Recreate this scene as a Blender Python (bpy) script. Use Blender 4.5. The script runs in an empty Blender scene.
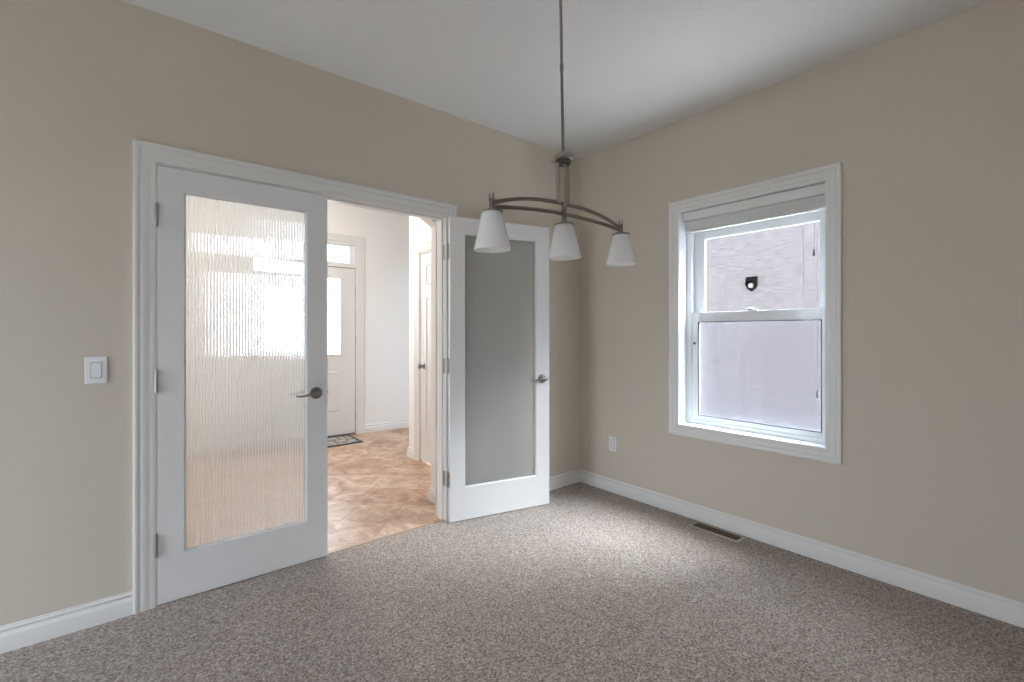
import bpy, bmesh, math, random
from mathutils import Vector, Matrix
random.seed(4)
PI = math.pi
S = bpy.context.scene
COL = S.collection

# ------------------------------------------------------------------ camera
F_PX, HORIZON, YAW = 468.0, 332.7, 50.61
cd = bpy.data.cameras.new('camera')
cam = bpy.data.objects.new('camera', cd)
COL.objects.link(cam)
cam.location = (-2.979, -2.716, 1.264)
cam.rotation_euler = (PI / 2, 0, math.radians(YAW - 90))
cd.sensor_fit = 'HORIZONTAL'
cd.sensor_width = 36
cd.lens = F_PX / 1024 * 36
cd.shift_y = -(341 - HORIZON) / 1024
cd.clip_start = 0.05
S.camera = cam

# ------------------------------------------------------------------ sky, daylight, exposure
W = bpy.data.worlds.new('overcast_sky')
S.world = W
W.use_nodes = True
nt = W.node_tree
nt.nodes.clear()
out = nt.nodes.new('ShaderNodeOutputWorld')
bg = nt.nodes.new('ShaderNodeBackground')
ramp = nt.nodes.new('ShaderNodeValToRGB')
sep = nt.nodes.new('ShaderNodeSeparateXYZ')
tc = nt.nodes.new('ShaderNodeTexCoord')
nt.links.new(tc.outputs['Generated'], sep.inputs[0])
nt.links.new(sep.outputs['Z'], ramp.inputs[0])
ramp.color_ramp.elements[0].position = 0.0
ramp.color_ramp.elements[0].color = (0.56, 0.65, 0.76, 1)
ramp.color_ramp.elements[1].position = 0.9
ramp.color_ramp.elements[1].color = (0.79, 0.895, 1.0, 1)
nt.links.new(ramp.outputs[0], bg.inputs[0])
bg.inputs[1].default_value = 12.5
nt.links.new(bg.outputs[0], out.inputs[0])

sl = bpy.data.lights.new('hazy_sun', 'SUN')
sl.energy = 31.0
sl.angle = math.radians(46)
sl.color = (0.84, 0.93, 1.0)
sun = bpy.data.objects.new('hazy_sun', sl)
sun.location = (6, -6, 12)
sun.rotation_euler = Vector((-0.66, 0.84, -1.30)).to_track_quat('-Z', 'Y').to_euler()
COL.objects.link(sun)

S.view_settings.view_transform = 'Standard'
S.view_settings.look = 'None'
S.view_settings.gamma = 1
S.view_settings.use_curve_mapping = False
S.view_settings.exposure = 0.30
S.cycles.use_denoising = True
S.cycles.max_bounces = 16
S.cycles.diffuse_bounces = 8
S.cycles.transmission_bounces = 12
S.cycles.transparent_max_bounces = 16
S.cycles.sample_clamp_indirect = 20.0


def portal(name, loc, rot, sx, sy):
    """daylight portal in a window opening: gives off nothing, only guides sky sampling"""
    l = bpy.data.lights.new(name, 'AREA')
    l.shape = 'RECTANGLE'
    l.size, l.size_y = sx, sy
    l.energy = 1
    l.cycles.is_portal = True
    o = bpy.data.objects.new(name, l)
    o.location = loc
    o.rotation_euler = rot
    COL.objects.link(o)


# ------------------------------------------------------------------ materials
def newmat(name):
    m = bpy.data.materials.new(name)
    m.use_nodes = True
    n = m.node_tree
    b = n.nodes['Principled BSDF']
    return m, n, b


def plain(name, col, rough=0.5, metal=0.0, bump=None, spec=0.5):
    m, n, b = newmat(name)
    b.inputs['Base Color'].default_value = (*col, 1)
    b.inputs['Roughness'].default_value = rough
    b.inputs['Metallic'].default_value = metal
    b.inputs['Specular IOR Level'].default_value = spec
    if bump:
        scale, strength, dist = bump
        t = n.nodes.new('ShaderNodeTexCoord')
        x = n.nodes.new('ShaderNodeTexNoise')
        x.inputs['Scale'].default_value = scale
        x.inputs['Detail'].default_value = 3
        bp = n.nodes.new('ShaderNodeBump')
        bp.inputs['Strength'].default_value = strength
        bp.inputs['Distance'].default_value = dist
        n.links.new(t.outputs['Object'], x.inputs['Vector'])
        n.links.new(x.outputs['Fac'], bp.inputs['Height'])
        n.links.new(bp.outputs['Normal'], b.inputs['Normal'])
    return m


def ramp_node(n, stops):
    r = n.nodes.new('ShaderNodeValToRGB')
    e = r.color_ramp.elements
    e[0].position, e[0].color = stops[0][0], (*stops[0][1], 1)
    e[1].position, e[1].color = stops[-1][0], (*stops[-1][1], 1)
    for p, c in stops[1:-1]:
        k = e.new(p)
        k.color = (*c, 1)
    return r


def carpet_mat():
    m, n, b = newmat('carpet_pile')
    t = n.nodes.new('ShaderNodeTexCoord')
    v = n.nodes.new('ShaderNodeTexVoronoi')
    v.inputs['Scale'].default_value = 165
    x = n.nodes.new('ShaderNodeTexNoise')
    x.inputs['Scale'].default_value = 85
    x.inputs['Detail'].default_value = 4
    x.inputs['Roughness'].default_value = 0.75
    sx = n.nodes.new('ShaderNodeSeparateColor')
    n.links.new(t.outputs['Object'], v.inputs['Vector'])
    n.links.new(t.outputs['Object'], x.inputs['Vector'])
    n.links.new(v.outputs['Color'], sx.inputs[0])
    mx = n.nodes.new('ShaderNodeMath')
    mx.operation = 'MULTIPLY_ADD'
    mx.inputs[1].default_value = 0.45
    n.links.new(sx.outputs[0], mx.inputs[0])
    m2 = n.nodes.new('ShaderNodeMath')
    m2.operation = 'MULTIPLY'
    m2.inputs[1].default_value = 0.62
    n.links.new(x.outputs['Fac'], m2.inputs[0])
    n.links.new(m2.outputs[0], mx.inputs[2])
    r = ramp_node(n, [(0.25, (0.10, 0.07, 0.055)), (0.42, (0.245, 0.19, 0.158)),
                      (0.58, (0.345, 0.282, 0.242)), (0.78, (0.56, 0.485, 0.435))])
    n.links.new(mx.outputs[0], r.inputs[0])
    n.links.new(r.outputs[0], b.inputs['Base Color'])
    b.inputs['Roughness'].default_value = 0.95
    b.inputs['Specular IOR Level'].default_value = 0.1
    b.inputs['Sheen Weight'].default_value = 0.25
    b.inputs['Sheen Roughness'].default_value = 0.6
    bp = n.nodes.new('ShaderNodeBump')
    bp.inputs['Strength'].default_value = 0.7
    bp.inputs['Distance'].default_value = 0.008
    n.links.new(mx.outputs[0], bp.inputs['Height'])
    n.links.new(bp.outputs['Normal'], b.inputs['Normal'])
    return m


def tile_mat():
    m, n, b = newmat('foyer_tile')
    t = n.nodes.new('ShaderNodeTexCoord')
    mp = n.nodes.new('ShaderNodeMapping')
    mp.inputs['Rotation'].default_value = (0, 0, PI / 4)
    br = n.nodes.new('ShaderNodeTexBrick')
    br.offset = 0.0
    br.inputs['Scale'].default_value = 1.0
    br.inputs['Brick Width'].default_value = 0.33
    br.inputs['Row Height'].default_value = 0.33
    br.inputs['Mortar Size'].default_value = 0.003
    br.inputs['Color1'].default_value = (0, 0, 0, 1)
    br.inputs['Color2'].default_value = (1, 1, 1, 1)
    br.inputs['Mortar'].default_value = (0.5, 0.5, 0.5, 1)
    n.links.new(t.outputs['Object'], mp.inputs[0])
    n.links.new(mp.outputs[0], br.inputs[0])
    x = n.nodes.new('ShaderNodeTexNoise')
    x.inputs['Scale'].default_value = 5.5
    x.inputs['Detail'].default_value = 6
    x.inputs['Roughness'].default_value = 0.65
    x.inputs['Distortion'].default_value = 1.4
    n.links.new(mp.outputs[0], x.inputs['Vector'])
    mm = n.nodes.new('ShaderNodeMath')
    mm.operation = 'MULTIPLY_ADD'
    mm.inputs[1].default_value = 0.14
    n.links.new(br.outputs['Color'], mm.inputs[0])
    n.links.new(x.outputs['Fac'], mm.inputs[2])
    r = ramp_node(n, [(0.34, (0.24, 0.125, 0.070)), (0.5, (0.40, 0.24, 0.150)),
                      (0.62, (0.50, 0.34, 0.235)), (0.78, (0.64, 0.49, 0.38))])
    n.links.new(mm.outputs[0], r.inputs[0])
    mix = n.nodes.new('ShaderNodeMix')
    mix.data_type = 'RGBA'
    n.links.new(br.outputs['Fac'], mix.inputs[0])
    n.links.new(r.outputs[0], mix.inputs[6])
    mix.inputs[7].default_value = (0.36, 0.22, 0.14, 1)
    n.links.new(mix.outputs[2], b.inputs['Base Color'])
    b.inputs['Roughness'].default_value = 0.38
    bp = n.nodes.new('ShaderNodeBump')
    bp.inputs['Strength'].default_value = 0.4
    bp.inputs['Distance'].default_value = 0.003
    inv = n.nodes.new('ShaderNodeMath')
    inv.operation = 'MULTIPLY_ADD'
    inv.inputs[1].default_value = -1.0
    n.links.new(br.outputs['Fac'], inv.inputs[0])
    n.links.new(x.outputs['Fac'], inv.inputs[2])
    n.links.new(inv.outputs[0], bp.inputs['Height'])
    n.links.new(bp.outputs['Normal'], b.inputs['Normal'])
    return m


def thin_glass(name, tint=(1, 1, 1), rough=0.0):
    m = bpy.data.materials.new(name)
    m.use_nodes = True
    n = m.node_tree
    n.nodes.clear()
    o = n.nodes.new('ShaderNodeOutputMaterial')
    tr = n.nodes.new('ShaderNodeBsdfTransparent')
    tr.inputs[0].default_value = (*tint, 1)
    gl = n.nodes.new('ShaderNodeBsdfGlossy')
    gl.inputs['Roughness'].default_value = rough
    lw = n.nodes.new('ShaderNodeLayerWeight')
    lw.inputs['Blend'].default_value = 0.5
    pw = n.nodes.new('ShaderNodeMath')
    pw.operation = 'POWER'
    pw.inputs[1].default_value = 5.0
    n.links.new(lw.outputs['Facing'], pw.inputs[0])
    fr = n.nodes.new('ShaderNodeMath')
    fr.operation = 'MULTIPLY_ADD'
    fr.inputs[1].default_value = 0.9
    fr.inputs[2].default_value = 0.035
    n.links.new(pw.outputs[0], fr.inputs[0])
    mx = n.nodes.new('ShaderNodeMixShader')
    n.links.new(fr.outputs[0], mx.inputs[0])
    n.links.new(tr.outputs[0], mx.inputs[1])
    n.links.new(gl.outputs[0], mx.inputs[2])
    n.links.new(mx.outputs[0], o.inputs[0])
    return m


def reeded_glass(name='reeded_glass', frost=0.24):
    m = bpy.data.materials.new(name)
    m.use_nodes = True
    n = m.node_tree
    n.nodes.clear()
    o = n.nodes.new('ShaderNodeOutputMaterial')
    g = n.nodes.new('ShaderNodeBsdfGlass')
    g.inputs['IOR'].default_value = 1.46
    g.inputs['Roughness'].default_value = 0.0
    g.inputs['Color'].default_value = (0.985, 0.99, 0.99, 1)
    tr = n.nodes.new('ShaderNodeBsdfTransparent')
    tr.inputs[0].default_value = (0.93, 0.94, 0.94, 1)
    mx = n.nodes.new('ShaderNodeMixShader')
    mx.inputs[0].default_value = 0.85
    n.links.new(tr.outputs[0], mx.inputs[1])
    n.links.new(g.outputs[0], mx.inputs[2])
    df = n.nodes.new('ShaderNodeBsdfDiffuse')
    df.inputs[0].default_value = (0.88, 0.90, 0.91, 1)
    tl = n.nodes.new('ShaderNodeBsdfTranslucent')
    tl.inputs[0].default_value = (0.88, 0.90, 0.91, 1)
    m2 = n.nodes.new('ShaderNodeMixShader')
    m2.inputs[0].default_value = 0.5
    n.links.new(df.outputs[0], m2.inputs[1])
    n.links.new(tl.outputs[0], m2.inputs[2])
    m3 = n.nodes.new('ShaderNodeMixShader')
    m3.inputs[0].default_value = frost
    n.links.new(mx.outputs[0], m3.inputs[1])
    n.links.new(m2.outputs[0], m3.inputs[2])
    n.links.new(m3.outputs[0], o.inputs[0])
    return m


def screen_mat():
    m = bpy.data.materials.new('insect_screen')
    m.use_nodes = True
    n = m.node_tree
    n.nodes.clear()
    o = n.nodes.new('ShaderNodeOutputMaterial')
    tr = n.nodes.new('ShaderNodeBsdfTransparent')
    d = n.nodes.new('ShaderNodeBsdfDiffuse')
    d.inputs[0].default_value = (0.30, 0.32, 0.40, 1)
    mx = n.nodes.new('ShaderNodeMixShader')
    mx.inputs[0].default_value = 0.14
    n.links.new(tr.outputs[0], mx.inputs[1])
    n.links.new(d.outputs[0], mx.inputs[2])
    n.links.new(mx.outputs[0], o.inputs[0])
    return m


def frosted_mat():
    m = bpy.data.materials.new('frosted_white_glass')
    m.use_nodes = True
    n = m.node_tree
    b = n.nodes['Principled BSDF']
    o = n.nodes['Material Output']
    b.inputs['Base Color'].default_value = (0.96, 0.96, 0.96, 1)
    b.inputs['Roughness'].default_value = 0.25
    tl = n.nodes.new('ShaderNodeBsdfTranslucent')
    tl.inputs[0].default_value = (0.96, 0.96, 0.96, 1)
    mx = n.nodes.new('ShaderNodeMixShader')
    mx.inputs[0].default_value = 0.45
    n.links.new(b.outputs[0], mx.inputs[1])
    n.links.new(tl.outputs[0], mx.inputs[2])
    n.links.new(mx.outputs[0], o.inputs[0])
    return m


def mat_rug():
    m, n, b = newmat('doormat_weave')
    t = n.nodes.new('ShaderNodeTexCoord')
    v = n.nodes.new('ShaderNodeTexVoronoi')
    v.feature = 'DISTANCE_TO_EDGE'
    v.inputs['Scale'].default_value = 9
    n.links.new(t.outputs['Object'], v.inputs['Vector'])
    r = ramp_node(n, [(0.02, (0.11, 0.10, 0.09)), (0.14, (0.42, 0.38, 0.34))])
    n.links.new(v.outputs['Distance'], r.inputs[0])
    n.links.new(r.outputs[0], b.inputs['Base Color'])
    b.inputs['Roughness'].default_value = 0.95
    return m


def siding_mat():
    m, n, b = newmat('neighbour_siding')
    t = n.nodes.new('ShaderNodeTexCoord')
    mp = n.nodes.new('ShaderNodeMapping')
    mp.inputs['Scale'].default_value = (1, 2.2, 24)
    x = n.nodes.new('ShaderNodeTexNoise')
    x.inputs['Scale'].default_value = 4
    x.inputs['Detail'].default_value = 5
    n.links.new(t.outputs['Object'], mp.inputs[0])
    n.links.new(mp.outputs[0], x.inputs['Vector'])
    r = ramp_node(n, [(0.28, (0.068, 0.060, 0.061)), (0.72, (0.118, 0.107, 0.107))])
    n.links.new(x.outputs['Fac'], r.inputs[0])
    n.links.new(r.outputs[0], b.inputs['Base Color'])
    b.inputs['Roughness'].default_value = 0.9
    b.inputs['Specular IOR Level'].default_value = 0.0
    bp = n.nodes.new('ShaderNodeBump')
    bp.inputs['Strength'].default_value = 0.5
    bp.inputs['Distance'].default_value = 0.004
    n.links.new(x.outputs['Fac'], bp.inputs['Height'])
    n.links.new(bp.outputs['Normal'], b.inputs['Normal'])
    return m


def fill_lamp_mat():  # glow for the added foyer fill lamp
    m, n, b = newmat('added_lamp_glow')
    b.inputs['Emission Color'].default_value = (1.0, 0.955, 0.90, 1)
    b.inputs['Emission Strength'].default_value = 100
    return m


M = dict(
    fill_lamp=fill_lamp_mat(),
    wall=plain('beige_wall_paint', (0.605, 0.538, 0.458), 0.7, bump=(160, 0.12, 0.002), spec=0.25),
    foyer=plain('cream_wall_paint', (0.86, 0.845, 0.82), 0.7, bump=(160, 0.12, 0.002), spec=0.25),
    ceil=plain('textured_ceiling', (0.75, 0.745, 0.74), 0.9, bump=(55, 0.5, 0.004), spec=0.1),
    trim=plain('white_trim_paint', (0.74, 0.73, 0.71), 0.35),
    door=plain('white_door_paint', (0.74, 0.73, 0.72), 0.4),
    vinyl=plain('white_vinyl', (0.80, 0.82, 0.84), 0.35),
    nickel=plain('brushed_nickel', (0.43, 0.395, 0.365), 0.30, 1.0),
    nickel_dark=plain('satin_nickel_dark', (0.31, 0.285, 0.265), 0.34, 1.0),
    dark_metal=plain('dark_nickel', (0.12, 0.105, 0.095), 0.4, 1.0),
    hinge=plain('nickel_hinge', (0.42, 0.41, 0.39), 0.40, 1.0),
    plate=plain('white_plastic', (0.80, 0.81, 0.82), 0.35),
    dark=plain('dark_slot', (0.03, 0.028, 0.025), 0.8),
    gasket=plain('dark_gasket_gap', (0.10, 0.10, 0.11), 0.6),
    louver=plain('brown_louver', (0.15, 0.105, 0.07), 0.5),
    vent=plain('almond_metal', (0.46, 0.39, 0.31), 0.45),
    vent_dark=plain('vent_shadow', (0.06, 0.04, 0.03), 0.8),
    blind=plain('white_blind_slat', (0.76, 0.76, 0.74), 0.5),
    cord=plain('white_cord', (0.78, 0.78, 0.76), 0.8),
    tassel=plain('grey_tassel', (0.16, 0.15, 0.15), 0.5),
    carpet=carpet_mat(), tile=tile_mat(),
    glass=thin_glass('window_glass'), sun_dimming=thin_glass('sun_dimming_glass', (0.22, 0.235, 0.25)), reeded=reeded_glass(), groove=reeded_glass('frosted_groove', 0.58), screen=screen_mat(),  # the dark tint only weakens sun through the added nook window
    frosted=frosted_mat(), mat=mat_rug(), mat_edge=plain('doormat_border', (0.05, 0.045, 0.04), 0.9),
    siding=siding_mat(), hood=plain('brown_vent_hood', (0.0055, 0.0035, 0.0035), 0.9, spec=0.0),
    duct=plain('pale_duct', (0.11, 0.105, 0.105), 0.5),
    low_bounce=plain('low_bounce_ground', (0.27, 0.26, 0.24), 0.95),
    ground=plain('added_snow_bounce', (0.82, 0.83, 0.85), 0.9), roof=plain('grey_shingles', (0.12, 0.12, 0.12), 0.9),
    strip=plain('transition_strip', (0.42, 0.30, 0.20), 0.5),
)


# ------------------------------------------------------------------ mesh helpers
def obj(name, bm, mat, parent=None, smooth=False, bevel=0):
    bmesh.ops.recalc_face_normals(bm, faces=bm.faces[:])
    me = bpy.data.meshes.new(name)
    bm.to_mesh(me)
    bm.free()
    mats = mat if isinstance(mat, (list, tuple)) else [mat]
    for k in mats:
        me.materials.append(k)
    o = bpy.data.objects.new(name, me)
    COL.objects.link(o)
    if smooth:
        me.shade_smooth()
        me.set_sharp_from_angle(angle=math.radians(35))
    if bevel:
        md = o.modifiers.new('bevel', 'BEVEL')
        md.width = bevel
        md.segments = 2
        md.limit_method = 'ANGLE'
        md.angle_limit = math.radians(40)
    if parent:
        o.parent = parent
    return o


def tag(o, label, cat, group=None):
    o['label'] = label
    o['category'] = cat
    if group:
        o['group'] = group
    return o


def struct(o, label=None, cat=None):
    o['kind'] = 'structure'
    if label:
        o['label'] = label
        o['category'] = cat
    return o


def empty(name, loc, rz=0):
    o = bpy.data.objects.new(name, None)
    o.empty_display_size = 0.1
    o.location = loc
    o.rotation_euler = (0, 0, rz)
    COL.objects.link(o)
    return o


def box(bm, x0, x1, y0, y1, z0, z1, mi=0):
    vs = [bm.verts.new((x, y, z)) for x in (x0, x1) for y in (y0, y1) for z in (z0, z1)]
    for f in ((0, 1, 3, 2), (4, 6, 7, 5), (0, 4, 5, 1), (2, 3, 7, 6), (0, 2, 6, 4), (1, 5, 7, 3)):
        bm.faces.new([vs[i] for i in f]).material_index = mi


def boxes(*bs):
    bm = bmesh.new()
    for b in bs:
        box(bm, *b)
    return bm


def lathe(bm, prof, seg=32, mat=None, mi=0):
    """prof: (r, z) list, revolved round z, then moved by mat"""
    rings = []
    for r, z in prof:
        if r < 1e-6:
            rings.append([bm.verts.new((0, 0, z))])
        else:
            rings.append([bm.verts.new((r * math.cos(2 * PI * k / seg), r * math.sin(2 * PI * k / seg), z)) for k in range(seg)])
    nv = [v for q in rings for v in q]
    for a, b in zip(rings, rings[1:]):
        for k in range(seg):
            k2 = (k + 1) % seg
            if len(a) == 1 and len(b) == 1:
                continue
            if len(a) == 1:
                f = bm.faces.new((a[0], b[k], b[k2]))
            elif len(b) == 1:
                f = bm.faces.new((a[k], a[k2], b[0]))
            else:
                f = bm.faces.new((a[k], a[k2], b[k2], b[k]))
            f.material_index = mi
    if mat:
        for v in nv:
            v.co = mat @ v.co
    return nv


def tube(bm, pts, rad, seg=12, caps=True, sy=1.0):
    """round (or flattened) tube along a polyline; rad is a number or a list"""
    pts = [Vector(p) for p in pts]
    rings = []
    up = Vector((0, 0, 1))
    for i, p in enumerate(pts):
        d = (pts[min(i + 1, len(pts) - 1)] - pts[max(i - 1, 0)]).normalized()
        a = d.cross(up)
        if a.length < 1e-3:
            a = d.cross(Vector((1, 0, 0)))
        a.normalize()
        b = a.cross(d).normalized()
        r = rad[i] if isinstance(rad, (list, tuple)) else rad
        rings.append([bm.verts.new(p + a * (r * math.cos(2 * PI * k / seg)) + b * (r * sy * math.sin(2 * PI * k / seg))) for k in range(seg)])
    for q, w in zip(rings, rings[1:]):
        for k in range(seg):
            bm.faces.new((q[k], q[(k + 1) % seg], w[(k + 1) % seg], w[k]))
    if caps:
        bm.faces.new(rings[0][::-1])
        bm.faces.new(rings[-1])


def frame_sweep(org, ax_a, ax_b, nrm, rect, prof, closed=True):
    """mitred moulding round rect=(a0,a1,b0,b1); prof = (u outward, v along nrm); open at b0 if not closed"""
    bm = bmesh.new()
    org, A, B, N = Vector(org), Vector(ax_a), Vector(ax_b), Vector(nrm)
    a0, a1, b0, b1 = rect
    rings = []
    for u, v in prof:
        if closed:
            cs = [(a0 - u, b0 - u), (a1 + u, b0 - u), (a1 + u, b1 + u), (a0 - u, b1 + u)]
        else:
            cs = [(a0 - u, b0), (a0 - u, b1 + u), (a1 + u, b1 + u), (a1 + u, b0)]
        rings.append([bm.verts.new(org + A * a + B * b + N * v) for a, b in cs])
    n = len(prof)
    for i in range(n):
        p, q = rings[i], rings[(i + 1) % n]
        for k in range(4 if closed else 3):
            k2 = (k + 1) % 4
            bm.faces.new((p[k], p[k2], q[k2], q[k]))
    if not closed:
        bm.faces.new([r[0] for r in rings])
        bm.faces.new([r[3] for r in rings][::-1])
    return bm


def casing_prof(w):
    k = w / 0.085
    pts = [(0, 0), (0, .0085), (.004, .0105), (.020, .0120), (.026, .0108), (.032, .0132), (.046, .0152),
           (.056, .0158), (.060, .0140), (.064, .0170), (.072, .0200), (.080, .0200), (.085, .0165), (.085, 0)]
    return [(u * k, v) for u, v in pts]


BASE_PROF = [(0, 0), (.0165, 0), (.0165, .062), (.0150, .067), (.0100, .073), (.0085, .080), (.0100, .0815), (.0115, .085), (.0115, .091), (.0060, .0955), (.0052, .1015), (0, .102)]


def base_run(p0, p1, nrm, mit0=0, mit1=0, h=1.0):
    """baseboard from p0 to p1 (floor points on the wall face), nrm into the room; mit = +1 inside corner, -1 outside"""
    bm = bmesh.new()
    p0, p1, N = Vector(p0), Vector(p1), Vector(nrm)
    d = (p1 - p0).normalized()
    r0 = [bm.verts.new(p0 + d * (mit0 * u) + N * u + Vector((0, 0, v * h))) for u, v in BASE_PROF]
    r1 = [bm.verts.new(p1 - d * (mit1 * u) + N * u + Vector((0, 0, v * h))) for u, v in BASE_PROF]
    n = len(BASE_PROF)
    for i in range(n):
        bm.faces.new((r0[i], r0[(i + 1) % n], r1[(i + 1) % n], r1[i]))
    bm.faces.new(r0)
    bm.faces.new(r1[::-1])
    return bm


def wall_grid(axis, c0, c1, u0, u1, z0, z1, holes):
    """wall slab between c0,c1 across 'axis', with rectangular holes (u0,u1,z0,z1), as one watertight-looking mesh"""
    us = sorted({u0, u1, *[h[0] for h in holes], *[h[1] for h in holes]})
    zs = sorted({z0, z1, *[h[2] for h in holes], *[h[3] for h in holes]})
    bm = bmesh.new()
    vc = {}

    def V(c, u, z):
        k = (c, u, z)
        if k not in vc:
            vc[k] = bm.verts.new((c, u, z) if axis == 'x' else (u, c, z))
        return vc[k]

    def solid(i, j):
        if i < 0 or j < 0 or i >= len(us) - 1 or j >= len(zs) - 1:
            return False
        um, zm = (us[i] + us[i + 1]) / 2, (zs[j] + zs[j + 1]) / 2
        return not any(h[0] < um < h[1] and h[2] < zm < h[3] for h in holes)
    for i in range(len(us) - 1):
        for j in range(len(zs) - 1):
            if not solid(i, j):
                continue
            a, b, c, d = us[i], us[i + 1], zs[j], zs[j + 1]
            for cc in (c0, c1):
                bm.faces.new((V(cc, a, c), V(cc, b, c), V(cc, b, d), V(cc, a, d)))
            if not solid(i - 1, j):
                bm.faces.new((V(c0, a, c), V(c1, a, c), V(c1, a, d), V(c0, a, d)))
            if not solid(i + 1, j):
                bm.faces.new((V(c0, b, c), V(c1, b, c), V(c1, b, d), V(c0, b, d)))
            if not solid(i, j - 1):
                bm.faces.new((V(c0, a, c), V(c1, a, c), V(c1, b, c), V(c0, b, c)))
            if not solid(i, j + 1):
                bm.faces.new((V(c0, a, d), V(c1, a, d), V(c1, b, d), V(c0, b, d)))
    return bm


# ------------------------------------------------------------------ room shell
H = 2.746            # dining room ceiling
HF = 2.84            # foyer ceiling
XL, YB = -5.3, -5.4  # far sides of the open living space
XE = -3.392           # outside corner where the left wall ends
FY = 3.05            # foyer front wall
WT = 0.118           # partition thickness
# left wall with the french door opening, and right wall with the window opening
DX0, DX1, DZ = -2.898, -1.309, 2.060
struct(obj('wall_left', wall_grid('y', 0, WT, XE + 0.02, 0.15, -0.05, HF + 0.1, [(DX0, DX1, -0.05, DZ)]), [M['wall']]))
WY0, WY1, WZ0, WZ1 = -1.825, -0.925, 0.618, 2.115
struct(obj('wall_right', wall_grid('x', 0, 0.16, YB - 0.15, 0.0, -0.05, H + 0.1, [(WY0, WY1, WZ0, WZ1)]), M['wall']))
# rounded drywall corner at the end of the left wall and the wall turning back from it
bm = bmesh.new()
pts = [(XE + 0.02 - 0.02 * math.sin(a), 0.02 - 0.02 * math.cos(a)) for a in [PI / 2 * k / 8 for k in range(9)]]
pts += [(XE, FY), (XE + 0.12, FY), (XE + 0.12, WT), (XE + 0.02, WT)]
lo = [bm.verts.new((x, y, -0.05)) for x, y in pts]
hi = [bm.verts.new((x, y, HF + 0.1)) for x, y in pts]
for k in range(len(pts)):
    k2 = (k + 1) % len(pts)
    bm.faces.new((lo[k], lo[k2], hi[k2], hi[k]))
bm.faces.new(lo)
bm.faces.new(hi)
struct(obj('wall_corner', bm, [M['wall']], smooth=True))
BW = (-5.0, -4.1, 0.05, 2.1)
struct(obj('wall_rear', wall_grid('y', YB - 0.15, YB, XL, 0.0, -0.05, H + 0.1, [BW]), M['wall']))
LW = (-1.4, -0.2, 0.05, 2.05)
struct(obj('wall_far_left', wall_grid('x', XL - 0.15, XL, YB - 0.15, 2.5, -0.05, H + 0.1, [LW]), M['wall']))
struct(obj('wall_living', wall_grid('y', 2.5, 2.65, XL, XE, -0.05, H + 0.1, []), M['wall']))
struct(obj('ceiling', boxes((XL, 0.0, YB, 0.0, H, H + 0.08), (XL, XE, 0.0, 2.5, H, H + 0.08)), M['ceil']))
# carpet floor and foyer tile
struct(obj('floor', boxes((XL, 0.0, YB, 0.016, -0.05, 0.0), (XL, XE, 0.016, 2.5, -0.05, 0.0)), M['carpet']))
NX = 0.16             # end of the nook past the closet
struct(obj('floor_foyer', boxes((XE + 0.12, NX, 0.022, FY + 0.1, -0.06, -0.004)), M['tile']))
struct(obj('floor_threshold', boxes((DX0, DX1, 0.014, 0.028, -0.04, 0.002)), M['strip']))
struct(obj('ceiling_foyer', boxes((XE + 0.12, NX, WT, FY, HF, HF + 0.08)), M['ceil']))
# foyer walls
CX = -0.75           # closet wall
CYE = 1.66
UX0, UX1, UZ = -1.735, -0.745, 2.405
struct(obj('wall_foyer_front', wall_grid('y', FY, FY + 0.16, XE + 0.12, NX, -0.05, HF + 0.1, [(UX0, UX1, -0.05, UZ)]), M['foyer']))
CD0, CD1 = 0.66, 1.44
struct(obj('wall_closet', wall_grid('x', CX, CX + 0.1, WT, CYE, -0.05, HF + 0.1, [(CD0, CD1, -0.05, 2.05)]), M['foyer']))
struct(obj('wall_closet_end', boxes((CX + 0.1, NX, CYE - 0.1, CYE, -0.05, HF + 0.1)), M['foyer']))
NW = (1.80, 2.95, 0.1, 2.62)
struct(obj('wall_nook', wall_grid('x', NX, NX + 0.15, CYE - 0.1, FY + 0.16, -0.05, HF + 0.1, [NW]), M['foyer']))
struct(obj('wall_foyer_lining', boxes((XE + 0.121, XE + 0.127, WT, FY, -0.004, HF)), M['foyer']))
struct(obj('wall_foyer_back', wall_grid('y', WT, WT + 0.006, XE + 0.13, CX, -0.004, HF, [(DX0, DX1, -0.05, DZ)]), M['foyer']))
# clipped-corner archway just behind the french doors
SX = -1.205
pts = [(CX, -0.004), (SX, -0.004), (SX, 2.06), (-1.50, 2.235), (-2.95, 2.235), (-3.10, 2.12), (-3.10, -0.004), (XE + 0.13, -0.004), (XE + 0.13, HF), (CX, HF)]
bm = bmesh.new()
f0 = [bm.verts.new((x, 0.31, z)) for x, z in pts]
f1 = [bm.verts.new((x, 0.41, z)) for x, z in pts]
bm.faces.new(f0)
bm.faces.new(f1[::-1])
for k in range(len(pts)):
    k2 = (k + 1) % len(pts)
    bm.faces.new((f0[k], f0[k2], f1[k2], f1[k]))
struct(obj('wall_archway', bm, M['foyer']))

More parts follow.
